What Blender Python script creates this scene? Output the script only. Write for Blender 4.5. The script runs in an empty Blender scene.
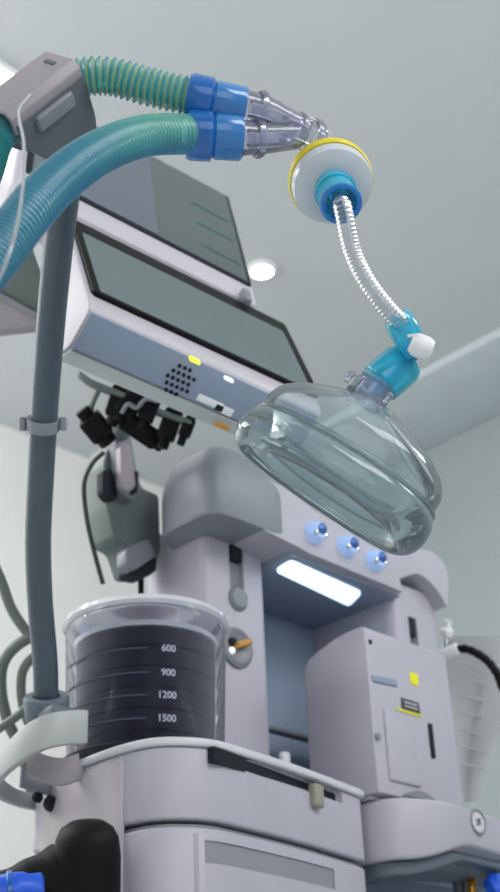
import bpy, bmesh, math, random
from mathutils import Vector, Matrix
random.seed(4)
S = bpy.context.scene
COL = S.collection
FPX = 1270.0
CAM = Vector((0, 0, .62))
VF = Vector((.619, .612, .492)).normalized()
VR = VF.cross(Vector((-.318, -.377, .870))).normalized()
VU = VR.cross(VF).normalized()
X, Y, Z = Vector((1, 0, 0)), Vector((0, 1, 0)), Vector((0, 0, 1))

# ---------- where things stand (surveyed from the camera position) ----------
def ray(px, py): return VR*((px-250)/FPX) + VU*((446-py)/FPX) + VF
def at(px, py, d): return CAM + ray(px, py)*d
def plane(px, py, p0, n):
    r = ray(px, py); return CAM + r*((p0-CAM).dot(n)/r.dot(n))
def onX(px, py, v): return plane(px, py, Vector((v, 0, 0)), X)
def onY(px, py, v): return plane(px, py, Vector((0, v, 0)), Y)
def onZ(px, py, v): return plane(px, py, Vector((0, 0, v)), Z)
def cv(a, b, c): return (VR*a + VU*b + VF*c).normalized()

# ---------- materials ----------
def lin(c):
    return tuple((v/255/12.92 if v/255 <= .04045 else ((v/255+.055)/1.055)**2.4) for v in c)
def base_mat(name):
    m = bpy.data.materials.new(name); m.use_nodes = True
    nt = m.node_tree; nt.nodes.clear()
    return m, nt, nt.nodes.new('ShaderNodeOutputMaterial')
def mat(name, c, rough=.45, metal=0, emit=0, var=.04, scale=9, bump=0, trans=0, coat=0, alpha=1, spec=.5):
    m, nt, out = base_mat(name)
    p = nt.nodes.new('ShaderNodeBsdfPrincipled')
    tc = nt.nodes.new('ShaderNodeTexCoord'); no = nt.nodes.new('ShaderNodeTexNoise')
    no.inputs['Scale'].default_value = scale; no.inputs['Detail'].default_value = 3
    nt.links.new(tc.outputs['Object'], no.inputs['Vector'])
    ra = nt.nodes.new('ShaderNodeValToRGB')
    l = lin(c)
    ra.color_ramp.elements[0].position = .3; ra.color_ramp.elements[1].position = .7
    ra.color_ramp.elements[0].color = tuple(v*(1-var) for v in l)+(1,)
    ra.color_ramp.elements[1].color = tuple(min(1, v*(1+var)) for v in l)+(1,)
    nt.links.new(no.outputs['Fac'], ra.inputs['Fac']); nt.links.new(ra.outputs['Color'], p.inputs['Base Color'])
    p.inputs['Roughness'].default_value = rough; p.inputs['Metallic'].default_value = metal
    p.inputs['Transmission Weight'].default_value = trans; p.inputs['Coat Weight'].default_value = coat
    p.inputs['Alpha'].default_value = alpha; p.inputs['Specular IOR Level'].default_value = spec
    if emit:
        nt.links.new(ra.outputs['Color'], p.inputs['Emission Color']); p.inputs['Emission Strength'].default_value = emit
    if bump:
        b = nt.nodes.new('ShaderNodeBump'); n2 = nt.nodes.new('ShaderNodeTexNoise')
        n2.inputs['Scale'].default_value = 220; nt.links.new(tc.outputs['Object'], n2.inputs['Vector'])
        b.inputs['Strength'].default_value = bump; b.inputs['Distance'].default_value = .002
        nt.links.new(n2.outputs['Fac'], b.inputs['Height']); nt.links.new(b.outputs['Normal'], p.inputs['Normal'])
    nt.links.new(p.outputs['BSDF'], out.inputs['Surface'])
    return m
def clear_mat(name, tint, body, lo=.08, hi=.8, rough=.08, attr=False, ior=1.45, spec=.5):
    """thin clear or tinted plastic: see-through face on, denser toward the grazing edges"""
    m, nt, out = base_mat(name)
    N = nt.nodes.new; Lk = nt.links.new
    tr = N('ShaderNodeBsdfTransparent'); tr.inputs['Color'].default_value = lin(tint)+(1,)
    p = N('ShaderNodeBsdfPrincipled'); p.inputs['Roughness'].default_value = rough
    p.inputs['Base Color'].default_value = lin(body)+(1,); p.inputs['Specular IOR Level'].default_value = spec
    if attr:
        a = N('ShaderNodeVertexColor'); a.layer_name = 'Col'; Lk(a.outputs['Color'], p.inputs['Base Color'])
        Lk(a.outputs['Color'], tr.inputs['Color'])
    lw = N('ShaderNodeLayerWeight'); lw.inputs['Blend'].default_value = .35
    mr = N('ShaderNodeMapRange'); mr.inputs['To Min'].default_value = lo; mr.inputs['To Max'].default_value = hi
    Lk(lw.outputs['Facing'], mr.inputs['Value'])
    mx = N('ShaderNodeMixShader'); Lk(mr.outputs['Result'], mx.inputs['Fac'])
    Lk(tr.outputs['BSDF'], mx.inputs[1]); Lk(p.outputs['BSDF'], mx.inputs[2])
    gl = N('ShaderNodeBsdfGlossy'); gl.inputs['Roughness'].default_value = rough
    fr = N('ShaderNodeFresnel'); fr.inputs['IOR'].default_value = ior
    m2 = N('ShaderNodeMixShader'); Lk(fr.outputs['Fac'], m2.inputs['Fac'])
    Lk(mx.outputs['Shader'], m2.inputs[1]); Lk(gl.outputs['BSDF'], m2.inputs[2])
    Lk(m2.outputs['Shader'], out.inputs['Surface'])
    return m

M = dict(
    wall=mat('wall_paint', (224, 224, 222), .7, bump=.05, scale=2),
    wallR=mat('wall_paint_green', (155, 165, 166), .7, bump=.05, scale=2),
    ceil=mat('ceiling_paint', (198, 202, 204), .8, bump=.05, scale=1.2),
    cove=mat('cove_paint', (196, 206, 210), .7),
    floor=mat('vinyl_floor', (196, 200, 200), .35, scale=30, var=.1),
    body=mat('machine_shell', (178, 176, 188), .42, bump=.03),
    body2=mat('machine_shell_warm', (180, 173, 180), .45, bump=.03),
    lidm=mat('machine_lid', (208, 209, 214), .35),
    head=mat('machine_head_grey', (130, 136, 145), .42, bump=.03),
    ribt=clear_mat('ribbed_clear', (240, 243, 245), (228, 232, 236), .08, .5, .3),
    strap=mat('strap_grey', (168, 172, 172), .4),
    recess=mat('handle_recess_grey', (140, 139, 150), .5),
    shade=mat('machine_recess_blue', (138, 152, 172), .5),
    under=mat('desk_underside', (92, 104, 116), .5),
    dark=mat('dark_slot', (30, 35, 42), .6, spec=.2),
    mid=mat('mid_grey_plastic', (128, 132, 140), .4),
    pole=mat('pole_slate', (66, 79, 91), .42, coat=.1),
    armg=mat('arm_grey_green', (98, 110, 108), .45),
    clip=mat('holder_taupe', (152, 146, 151), .45), clipd=mat('holder_dark', (92, 98, 104), .5),
    blk=mat('black_plastic', (8, 9, 11), .45, spec=.18), rub=mat('black_rubber', (8, 8, 11), .55, spec=.2),
    chin=mat('chin_blue_grey', (138, 152, 176), .35), bez=mat('bezel_pale', (190, 186, 194), .4),
    lowbez=mat('underside_pale', (190, 200, 200), .5),
    steel=mat('brushed_steel', (190, 192, 196), .25, 1), gold=mat('gold_metal', (190, 140, 50), .3, .8),
    chrome=mat('chrome', (225, 228, 232), .12, 1),
    cuff=clear_mat('blue_cuff', (50, 140, 225), (34, 124, 214), .55, .95, .15),
    cuff2=clear_mat('blue_cuff_light', (96, 172, 235), (72, 158, 230), .5, .9, .15),
    cyan=clear_mat('cyan_plastic', (140, 235, 255), (60, 220, 255), .34, .85, .12),
    cyand=clear_mat('cyan_rim', (30, 150, 225), (10, 130, 220), .8, .98, .12),
    clr=clear_mat('clear_plastic', (238, 240, 248), (208, 210, 230), .13, .6, .08),
    clrline=clear_mat('clear_line', (235, 240, 242), (225, 232, 236), .25, .9, .1),
    shell=clear_mat('mask_shell', (240, 246, 247), (196, 210, 214), .05, .5, .06),
    cush=clear_mat('mask_cushion', (232, 241, 243), (172, 196, 202), .14, .6, .06),
    hose=clear_mat('hose_plastic', (90, 190, 190), (90, 190, 190), .5, .98, .25, attr=True),
    cano=clear_mat('canister_clear', (240, 241, 248), (205, 208, 225), .0, .5, .06, ior=1.12),
    canrim=clear_mat('canister_rim', (235, 236, 240), (238, 240, 246), .6, .95, .1),
    bellows=mat('bellows_black', (20, 21, 38), .6, spec=.12), bline=mat('bellows_line', (78, 82, 102), .6, spec=.1),
    white=mat('white_plastic', (232, 234, 236), .35), filt=clear_mat('filter_shell', (228, 232, 238), (222, 229, 238), .7, .95, .25),
    yellow=mat('yellow_plastic', (222, 205, 60), .4), ink=mat('white_ink', (170, 174, 190), .6),
    stick=mat('yellow_sticker', (214, 214, 20), .5, emit=.15), stickd=mat('dark_print', (70, 66, 70), .5),
    lamp=mat('lamp_glow', (205, 228, 255), .4, emit=1.6, var=0), led=mat('led_yellow', (235, 240, 60), .4, emit=.9),
    ledw=mat('led_white', (240, 245, 245), .4, emit=.6), ceilglow=mat('ceiling_lamp_glow', (255, 255, 255), .4, emit=5, var=0),
    blue=mat('blue_connector', (30, 90, 215), .3), cable=mat('olive_cable', (104, 112, 104), .5), cabd=mat('dark_cable', (52, 56, 56), .5),
    tan=mat('tan_latch', (150, 146, 134), .5), amber=mat('amber_plastic', (196, 140, 60), .4),
    paper=mat('pale_sheet', (212, 214, 216), .7), pline=mat('sheet_print', (172, 177, 182), .7),
    knobb=mat('knob_blue_cap', (60, 100, 170), .2, .3), knobw=mat('knob_ice', (170, 200, 245), .15, .2, emit=.25),
)
def screen_mat(name, c, c2, tilt):
    m, nt, out = base_mat(name); N = nt.nodes.new; L = nt.links.new
    p = N('ShaderNodeBsdfPrincipled'); p.inputs['Roughness'].default_value = .12
    tc = N('ShaderNodeTexCoord'); g = N('ShaderNodeTexNoise'); g.inputs['Scale'].default_value = 5
    L(tc.outputs['Object'], g.inputs['Vector'])
    r = N('ShaderNodeValToRGB'); r.color_ramp.elements[0].color = lin(c)+(1,); r.color_ramp.elements[1].color = lin(c2)+(1,)
    r.color_ramp.elements[0].position = .35; r.color_ramp.elements[1].position = .65
    L(g.outputs['Fac'], r.inputs['Fac']); L(r.outputs['Color'], p.inputs['Base Color'])
    L(r.outputs['Color'], p.inputs['Emission Color']); p.inputs['Emission Strength'].default_value = tilt
    L(p.outputs['BSDF'], out.inputs['Surface']); return m
M['scrm'] = screen_mat('display_glass', (84, 98, 99), (90, 104, 104), .15)
M['scrp'] = screen_mat('monitor_glass', (64, 77, 78), (68, 82, 82), .05)
M['trace'] = mat('green_trace', (74, 125, 112), .4, emit=.15)
M['pane'] = mat('dim_pane', (84, 92, 106), .2, emit=.08)

# ---------- object helpers ----------
def link(name, me, m, parent=None, smooth=40):
    me.materials.append(M[m] if isinstance(m, str) else m)
    if smooth:
        for p in me.polygons: p.use_smooth = True
        me.set_sharp_from_angle(angle=math.radians(smooth))
    xs = [v.co for v in me.vertices]
    lo = Vector([min(c[i] for c in xs) for i in range(3)]); hi = Vector([max(c[i] for c in xs) for i in range(3)])
    c = (lo+hi)/2
    me.transform(Matrix.Translation(-c))
    o = bpy.data.objects.new(name, me); COL.objects.link(o)
    pw = Vector((0, 0, 0))
    if parent:
        o.parent = parent; q = parent
        while q: pw += q.location; q = q.parent
    o.location = c-pw
    return o
def obj(name, bm, m, parent=None, smooth=40):
    me = bpy.data.meshes.new(name); bmesh.ops.recalc_face_normals(bm, faces=bm.faces)
    bm.to_mesh(me); bm.free()
    return link(name, me, m, parent, smooth)
def tag(o, label, cat, group=None):
    o['label'] = label; o['category'] = cat
    if group: o['group'] = group
    return o
def thing(name, label, cat, loc, group=None):
    o = bpy.data.objects.new(name, None); COL.objects.link(o); o.location = loc; o.empty_display_size = .02
    return tag(o, label, cat, group)
def struct(o): o['kind'] = 'structure'; return o
def bevel(bm, w, seg=3, ang=25):
    es = [e for e in bm.edges if len(e.link_faces) == 2 and e.calc_face_angle(0) > math.radians(ang)]
    if w > 0 and es: bmesh.ops.bevel(bm, geom=es, offset=w, segments=seg, profile=.5, affect='EDGES', clamp_overlap=True)
    return bm
def prism_bm(pts, off, bw=0, seg=3, bm=None):
    """closed polygon (world points) swept along the vector off"""
    b = bmesh.new()
    a = [b.verts.new(p) for p in pts]; c = [b.verts.new(Vector(p)+off) for p in pts]
    b.faces.new(a); b.faces.new(list(reversed(c))); n = len(pts)
    for i in range(n): b.faces.new((a[i], c[i], c[(i+1) % n], a[(i+1) % n]))
    bmesh.ops.recalc_face_normals(b, faces=b.faces)
    bevel(b, bw, seg)
    return b
def merge(*bms):
    r = bmesh.new()
    for b in bms:
        me = bpy.data.meshes.new('t'); b.to_mesh(me); b.free(); r.from_mesh(me); bpy.data.meshes.remove(me)
    return r
def box_bm(c, u, v, w, su, sv, sw, bw=0, seg=3):
    c = Vector(c)
    pts = [c+u*(a*su/2)+v*(b*sv/2)-w*(sw/2) for a, b in ((-1, -1), (1, -1), (1, 1), (-1, 1))]
    return prism_bm(pts, w*sw, bw, seg)
def abox(x0, x1, y0, y1, z0, z1, bw=0, seg=3):
    return box_bm(((x0+x1)/2, (y0+y1)/2, (z0+z1)/2), X, Y, Z, x1-x0, y1-y0, z1-z0, bw, seg)
def round_poly(pts, r, seg=6):
    """2-D polygon with rounded corners; r one radius or one per corner"""
    out = []; n = len(pts)
    for i in range(n):
        p = Vector(pts[i]); a = Vector(pts[i-1]); b = Vector(pts[(i+1) % n]); rr = r[i] if isinstance(r, (list, tuple)) else r
        da = (a-p); db = (b-p)
        rr = min(rr, da.length*.48, db.length*.48)
        if rr <= 0: out.append(p); continue
        p0 = p+da.normalized()*rr; p1 = p+db.normalized()*rr
        for k in range(seg+1):
            t = k/seg; out.append(p0*(1-t)**2+p*2*t*(1-t)+p1*t*t)
    return out
def frame_axis(w):
    w = w.normalized(); a = Z if abs(w.z) < .9 else X
    u = a.cross(w).normalized(); return u, w.cross(u).normalized(), w
def lathe_bm(o, axis, prof, n=48, close=False):
    """prof: (s along axis, radius)"""
    u, v, w = frame_axis(axis); b = bmesh.new(); rings = []
    for s, r in prof:
        if r < 1e-6: rings.append([b.verts.new(o+w*s)]); continue
        rings.append([b.verts.new(o+w*s+(u*math.cos(2*math.pi*i/n)+v*math.sin(2*math.pi*i/n))*r) for i in range(n)])
    seq = list(zip(rings, rings[1:]))+([(rings[-1], rings[0])] if close else [])
    for A, B in seq:
        if len(A) == 1 and len(B) == 1: continue
        for i in range(n):
            j = (i+1) % n
            if len(A) == 1: b.faces.new((A[0], B[i], B[j]))
            elif len(B) == 1: b.faces.new((A[i], A[j], B[0]))
            else: b.faces.new((A[i], A[j], B[j], B[i]))
    return b
def cyl_bm(p, q, r, n=32, bw=None):
    L = (q-p).length; b = min(r, L)*.18 if bw is None else bw
    return lathe_bm(p, q-p, [(0, 0), (0, r-b), (b*.3, r-b*.3), (b, r), (L-b, r), (L-b*.3, r-b*.3), (L, r-b), (L, 0)], n)
def spline(ctrl, step):
    """Catmull-Rom through ctrl (Vectors), resampled evenly"""
    c = [ctrl[0]*2-ctrl[1]]+list(ctrl)+[ctrl[-1]*2-ctrl[-2]]; pts = []
    for i in range(1, len(c)-2):
        for k in range(40):
            t = k/40; a, b_, d, e = c[i-1], c[i], c[i+1], c[i+2]
            pts.append(.5*((2*b_)+(d-a)*t+(2*a-5*b_+4*d-e)*t*t+(3*b_-a-3*d+e)*t**3))
    pts.append(c[-2]); L = [0]
    for p, q in zip(pts, pts[1:]): L.append(L[-1]+(q-p).length)
    n = max(2, int(round(L[-1]/step))); out = []; j = 0
    for k in range(n+1):
        s = L[-1]*k/n
        while j < len(L)-2 and L[j+1] < s: j += 1
        t = (s-L[j])/max(1e-9, L[j+1]-L[j]); out.append(pts[j].lerp(pts[j+1], min(1, t)))
    return out, L[-1]
def tube_bm(path, rf, n=24, cap=True, colf=None, up=None):
    b = bmesh.new(); rings = []; u = None
    lay = b.verts.layers.float_color.new('Col') if colf else None
    N = len(path)
    for i, p in enumerate(path):
        t = (path[min(i+1, N-1)]-path[max(i-1, 0)]).normalized()
        if u is None: u = (up or (Z if abs(t.z) < .9 else X)).cross(t).normalized()
        u = (u-t*u.dot(t)).normalized(); v = t.cross(u)
        r = rf(i/(N-1), i) if callable(rf) else rf
        ring = []
        for k in range(n):
            a = 2*math.pi*k/n; d = u*math.cos(a)+v*math.sin(a)
            w = b.verts.new(p+d*r)
            if colf: w[lay] = tuple(lin(colf(i/(N-1), i, d)))+(1,)
            ring.append(w)
        rings.append(ring)
    for A, B in zip(rings, rings[1:]):
        for k in range(n): b.faces.new((A[k], A[(k+1) % n], B[(k+1) % n], B[k]))
    if cap: b.faces.new(rings[0][::-1]); b.faces.new(rings[-1])
    return b
def tube(ctrl, r, step=.006, n=16, **k): return tube_bm(spline(ctrl, step)[0], r, n, **k)
def band_bm(path, h, t, hv=Z, hf=None):
    """rectangular strap swept along a path, h along hv"""
    b = bmesh.new(); rings = []; N = len(path)
    for i, p in enumerate(path):
        tg = (path[min(i+1, N-1)]-path[max(i-1, 0)]); tg = (tg-hv*tg.dot(hv)).normalized(); s = tg.cross(hv)
        H = h*(hf(i/(N-1)) if hf else 1)
        rings.append([b.verts.new(p+hv*(H/2*a)+s*(t/2*c)) for a, c in ((-1, -1), (1, -1), (1, 1), (-1, 1))])
    for A, B in zip(rings, rings[1:]):
        for k in range(4): b.faces.new((A[k], A[(k+1) % 4], B[(k+1) % 4], B[k]))
    b.faces.new(rings[0][::-1]); b.faces.new(rings[-1])
    bmesh.ops.recalc_face_normals(b, faces=b.faces)
    bevel(b, t*.25, 2, 40); return b
def cut(o, cutter_bm):
    """carve cutter out of a mesh object and bake the result"""
    me = bpy.data.meshes.new('c'); bmesh.ops.recalc_face_normals(cutter_bm, faces=cutter_bm.faces); cutter_bm.to_mesh(me); cutter_bm.free()
    c = bpy.data.objects.new('c', me); COL.objects.link(c)
    m = o.modifiers.new('b', 'BOOLEAN'); m.operation = 'DIFFERENCE'; m.object = c; m.solver = 'EXACT'
    bpy.context.view_layer.update(); dg = bpy.context.evaluated_depsgraph_get()
    nm = bpy.data.meshes.new_from_object(o.evaluated_get(dg)); o.modifiers.clear(); old = o.data; o.data = nm
    bpy.data.meshes.remove(old); bpy.data.objects.remove(c); bpy.data.meshes.remove(me)
    for p in nm.polygons: p.use_smooth = True
    nm.set_sharp_from_angle(angle=math.radians(40))
def text_bm(s, size):
    cu = bpy.data.curves.new('t', 'FONT'); cu.body = s; cu.size = size; cu.align_x = 'CENTER'; cu.align_y = 'CENTER'; cu.extrude = .00008; cu.offset = size*.018
    o = bpy.data.objects.new('t', cu); COL.objects.link(o); bpy.context.view_layer.update()
    me = bpy.data.meshes.new_from_object(o.evaluated_get(bpy.context.evaluated_depsgraph_get()))
    b = bmesh.new(); b.from_mesh(me); bpy.data.objects.remove(o); bpy.data.curves.remove(cu); bpy.data.meshes.remove(me)
    return b

# =====================================================================
# ROOM
# =====================================================================
X0, X1, Y0, Y1, H = -2.2, 3.05, -2.4, 3.0, 2.7
struct(obj('floor', abox(X0, X1, Y0, Y1, -.1, 0), 'floor', smooth=0))
struct(obj('ceiling', abox(X0, X1, Y0, Y1, H, H+.1), 'ceil', smooth=0))
struct(obj('wall_back', abox(X0, X1, Y1, Y1+.1, 0, H), 'wall', smooth=0))
struct(obj('wall_right', abox(X1, X1+.1, Y0, Y1, 0, H), 'wallR', smooth=0))
struct(obj('wall_left', abox(X0-.1, X0, Y0, Y1, 0, H), 'wall', smooth=0))
struct(obj('wall_front', abox(X0, X1, Y0-.1, Y0, 0, H), 'wall', smooth=0))
struct(obj('trim_1', abox(2.68, X1-.001, Y0+.001, Y1-.001, H-.03, H-.001, .004), 'cove'))

# ceiling lamps that show in the picture
p = onZ(16, 70, H)
t = thing('ceiling_light', 'bright white ceiling light behind the grey hose holder at the left edge', 'ceiling light', p)
obj('frame', abox(p.x-.4, p.x+.006, p.y-.006, p.y+.30, H-.02, H-.0005, .004), 'white', t)
obj('diffuser', abox(p.x-.39, p.x, p.y, p.y+.29, H-.024, H-.0195, .002), 'ceilglow', t)
p = onZ(262, 272, H-.01)
t = thing('downlight', 'small round white ceiling downlight beside the upper monitor corner', 'ceiling light', (p.x, p.y, H))
obj('trim_ring', lathe_bm(Vector((p.x, p.y, H-.0005)), -Z, [(0, .030), (0, .042), (.006, .042), (.010, .036), (.010, .030)], 32, True), 'white', t)
obj('lens', lathe_bm(Vector((p.x, p.y, H-.004)), -Z, [(0, 0), (0, .029), (.006, .029), (.010, .02), (.012, 0)], 32), 'ceilglow', t)

# =====================================================================
# ANAESTHESIA MACHINE
# =====================================================================
m = thing('anaesthesia_machine', 'pale grey anaesthesia machine with two columns under a canopy holding a lit panel', 'machine', (1.25, 1.3, 0))
def xz(pts, y): return [Vector((a, y, b)) for a, b in pts]
def xy(pts, z): return [Vector((a, b, z)) for a, b in pts]
# columns: plan outline swept up
lc = obj('left_column', prism_bm(xy(round_poly([(1.034, 1.115), (1.146, 1.115), (1.146, 1.25), (1.034, 1.25)], [.012, .014, .02, .04]), 1.0), Z*.38, .0), 'body', m)
rc = obj('right_column', prism_bm(xy(round_poly([(1.37, 1.075), (1.478, 1.075), (1.478, 1.25), (1.37, 1.25)], [.02, .02, .02, .02]), .94), Z*.42, .0), 'body', m)
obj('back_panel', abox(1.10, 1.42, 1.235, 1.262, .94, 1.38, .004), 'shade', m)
# canopy bridging the columns, seen as a front outline swept back
cp = [(1.08, 1.346), (1.150, 1.340), (1.17, 1.337), (1.372, 1.333)]+[(onY(a, b, 1.052).x, onY(a, b, 1.052).z) for a, b in ((398, 579), (420, 572), (438, 590), (448, 608), (449, 572), (436, 552))]+[(1.37, 1.408), (1.205, 1.402), (1.13, 1.425), (1.08, 1.425)]
cpr = round_poly(cp, [.01, .004, .01, .01, .02, .03, .02, .006, .04, .04, .03, .08, .03, .02])
can = obj('canopy', prism_bm(xz(cpr, 1.052), Y*.20, .016, 5), 'body', m)
hpoly = round_poly([(.990, 1.050), (1.160, 1.050), (1.160, 1.185), (.990, 1.175)], [.035, .06, .03, .05], 8)
hctr = Vector((1.075, 1.115)); hb_ = bmesh.new(); hr_ = []
for z_, k_s in [(1.347, .97), (1.352, 1.0), (1.39, 1.0)]+[(1.40+.062*math.sin(a), 1-.40*(1-math.cos(a))) for a in [i*math.pi/2/9 for i in range(10)]]:
    hr_.append([hb_.verts.new(((hctr+(p_-hctr)*k_s).x, (hctr+(p_-hctr)*k_s).y, z_)) for p_ in hpoly])
for A_, B_ in zip(hr_, hr_[1:]):
    for i in range(len(A_)): hb_.faces.new((A_[i], A_[(i+1) % len(A_)], B_[(i+1) % len(A_)], B_[i]))
hb_.faces.new(hr_[0][::-1]); hb_.faces.new(hr_[-1])
obj('column_head', hb_, 'head', m)
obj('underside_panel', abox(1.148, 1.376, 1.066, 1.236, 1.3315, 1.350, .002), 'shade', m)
# light strip on the canopy underside
q = [onZ(275, 571, 1.329), onZ(291, 561, 1.329), onZ(362, 593, 1.329), onZ(349, 606, 1.329)]
q2 = round_poly([(v.x, v.y) for v in q], .01)
lp = obj('light_panel', prism_bm([Vector((a.x, a.y, 1.3275)) for a in q2], Z*.006, .001), 'lamp', m)
# three jewel-like knobs on the canopy fascia
for k, (px, py) in enumerate(((313, 533), (345, 547), (373, 561))):
    c = onY(px, py, 1.052)
    kn = obj('knob', lathe_bm(c+Y*.004, -Y+Z*-.1, [(0, 0), (0, .0165), (.006, .0165), (.010, .015), (.016, .0140), (.021, .011), (.022, 0)], 24), 'knobw', m)
    obj('knob_cap', lathe_bm(c-Y*.0155, -Y+Z*-.1, [(0, 0), (0, .0085), (.004, .008), (.006, .005), (.0065, 0)], 12), 'knobb', kn)
    for s in (-1, 1):
        e = c+X*(s*.009)+Z*(-.007)-Y*.013
        obj('knob_glint_stud', lathe_bm(e, -Y, [(0, 0), (0, .004), (.004, .003), (.005, 0)], 10), 'chrome', kn)
# slot window in left column
a, b = onY(229, 538, 1.115), onY(244, 600, 1.115)
sx = (a.x+b.x)/2; w = .014
cut(lc, box_bm((sx, 1.115, (a.z+b.z)/2), X, Y, Z, .026, .024, a.z-b.z+.01, .005))
obj('slot_liner', box_bm((sx, 1.1235, (a.z+b.z)/2), X, Y, Z, .0265, .004, a.z-b.z+.0105, .001), 'mid', m)
obj('slot_shadow_tab', box_bm((sx, 1.118, a.z-.014), X, Y, Z, .020, .012, .034, .003), 'dark', m)
c = Vector((sx, 1.115, b.z-.002))
obj('slot_button', lathe_bm(c, -Y, [(0, 0), (0, .0165), (.003, .0165), (.007, .013), (.008, 0)], 28), 'mid', m)
c = onY(236, 648, 1.115)
dk = obj('dial', lathe_bm(c, -Y, [(0, 0), (0, .027), (.004, .027), (.007, .022), (.0045, .019), (.0045, 0)], 36), 'mid', m)
obj('dial_lever', box_bm(c+Vector((.002, -.011, .003)), (X+Z*.45).normalized(), Y, (Z-X*.45).normalized(), .026, .012, .008, .002), 'amber', dk)
obj('dial_light', lathe_bm(c+Vector((-.013, -.004, -.008)), -Y, [(0, 0), (0, .005), (.004, .004), (.005, 0)], 14), 'ledw', dk)
obj('dial_spindle', lathe_bm(c+Vector((-.012, -.004, .004)), -Y, [(0, 0), (0, .006), (.006, .005), (.007, 0)], 14), 'dark', dk)
# slot in right column
c = onY(414, 637, 1.075)
cut(rc, box_bm(c+Z*.0, X, Y, Z, .019, .03, .062, .003))
obj('slot_liner', box_bm(c+Y*.012-Z*.008, X, Y, Z, .0195, .004, .046, .001), 'mid', m)
obj('slot_shadow_tab', box_bm(c+Y*.007+Z*.016, X, Y, Z, .013, .014, .028, .002), 'dark', m)
# rear shelf between columns & lower cart
obj('shelf', abox(1.10, 1.42, 1.10, 1.236, .985, 1.004, .004), 'body', m)
sh = onY(283, 733, 1.20)
obj('module_shelf', abox(1.192, 1.36, 1.0, 1.11, .999, 1.0038, .001), 'body', m)
obj('rear_rail', abox(1.147, 1.40, 1.19, 1.205, sh.z-.004, sh.z+.004, .002), 'mid', m)
obj('rear_block', abox(1.22, 1.25, 1.195, 1.235, 1.04, 1.09, .004), 'dark', m)
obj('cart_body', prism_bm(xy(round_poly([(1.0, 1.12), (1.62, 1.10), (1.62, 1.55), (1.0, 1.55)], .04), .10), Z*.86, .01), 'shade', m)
for (cx, cy) in ((1.06, 1.18), (1.56, 1.16), (1.06, 1.48), (1.56, 1.48)):
    w_ = obj('caster', cyl_bm(Vector((cx-.015, cy, .04)), Vector((cx+.015, cy, .04)), .04, 24), 'rub', m)
    obj('fork', abox(cx-.024, cx+.024, cy-.02, cy+.02, .06, .115, .005), 'mid', w_)
# white cylindrical peg near the lid
c = onY(284, 753, 1.13)
obj('peg', cyl_bm(Vector((c.x, 1.13, 1.0)), Vector((c.x, 1.13, c.z)), .008), 'white', m)

# ---- desk slab at the right
d = thing('side_desk', 'rounded pale grey desk with a round raised emblem, right of the drawer unit', 'desk', (1.4, 1.05, .93))
pl = round_poly([(1.192, 1.07), (1.192, .975), (1.27, .945), (1.40, .962), (1.70, 1.0), (1.70, 1.07)], [.01, .05, .06, .1, .05, .01], 12)
pl2 = round_poly([(1.20, 1.062), (1.20, .99), (1.27, .956), (1.40, .972), (1.69, 1.01), (1.69, 1.062)], [.01, .05, .06, .1, .05, .01], 12)
def arch_up(bm_, zc_):
    for v in bm_.verts:
        if v.co.z < zc_:
            t_ = max(0, min(1, (v.co.x-1.215)/.11)); v.co.z += .024*t_*t_*(3-2*t_)
    return bm_
def dense(p): # extra points along long edges so the lower rim can curve
    o_ = []
    for a_, b_ in zip(p, p[1:]+p[:1]):
        n_ = max(1, int((b_-a_).length/.012)); o_ += [a_.lerp(b_, k/n_) for k in range(n_)]
    return o_
obj('desk_edge', arch_up(prism_bm(xy(dense(pl), .926), Z*.071, .005, 3), .95), 'body', d)
obj('desk_top', prism_bm(xy(pl2, .9965), Z*.004, .001), 'lidm', d)
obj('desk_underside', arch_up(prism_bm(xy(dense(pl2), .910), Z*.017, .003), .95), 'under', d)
c = plane(478, 822, Vector((1.40, .960, 0)), Vector((-.13, 1, 0)))
emb = obj('emblem', lathe_bm(c+Y*.004, -Y, [(0, .0125), (0, .0165), (.005, .016), (.006, .0145), (.005, .0125)], 36, True), 'mid', d)
obj('emblem_disc', lathe_bm(c+Y*.003, -Y, [(0, 0), (0, .0125), (.0035, .0122), (.0035, 0)], 30), 'lidm', emb)
for ang, l_ in ((.9, .012), (-.6, .010), (2.3, .006)):
    u_ = X*math.cos(ang)+Z*math.sin(ang)
    obj('emblem_mark', box_bm(c-Y*.0012, u_, Y, u_.cross(Y), l_, .002, .003, .0005), 'mid', emb)

# ---- drawer unit / front housing
h = thing('drawer_unit', 'pale grey rounded front housing with a lid, latch and drawer below the bellows', 'cabinet', (1.0, 1.1, .2))
def plan(o=0.0, zc=0):
    return round_poly([(.828-o, 1.19+o), (.828-o, 1.03), (.838-o*.7, .985-o*.7), (.885, .955-o), (1.03, .972-o), (1.186+o, 1.006-o), (1.186+o, 1.19+o)], [.02, .03, .04, .07, .1, .016, .02], 8)
hu = obj('upper_shell', prism_bm(xy(plan(0), .925), Z*.074, .003), 'body', h)
obj('lid', prism_bm(xy(plan(.004), .9995), Z*.009, .003, 4), 'lidm', h)
obj('groove', prism_bm(xy(plan(-.006), .912), Z*.009, 0), 'mid', h)
hl = obj('lower_shell', prism_bm(xy(plan(-.001), .20), Z*.718, .004), 'body', h)
# left warm side panel
c1 = [(.8265, 1.165), (.8255, 1.05), (.8265, 1.026), (.832, 1.026), (.833, 1.165)]
obj('side_panel', prism_bm(xy(c1, .80), Z*.192, .0008), 'body2', h)
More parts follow.
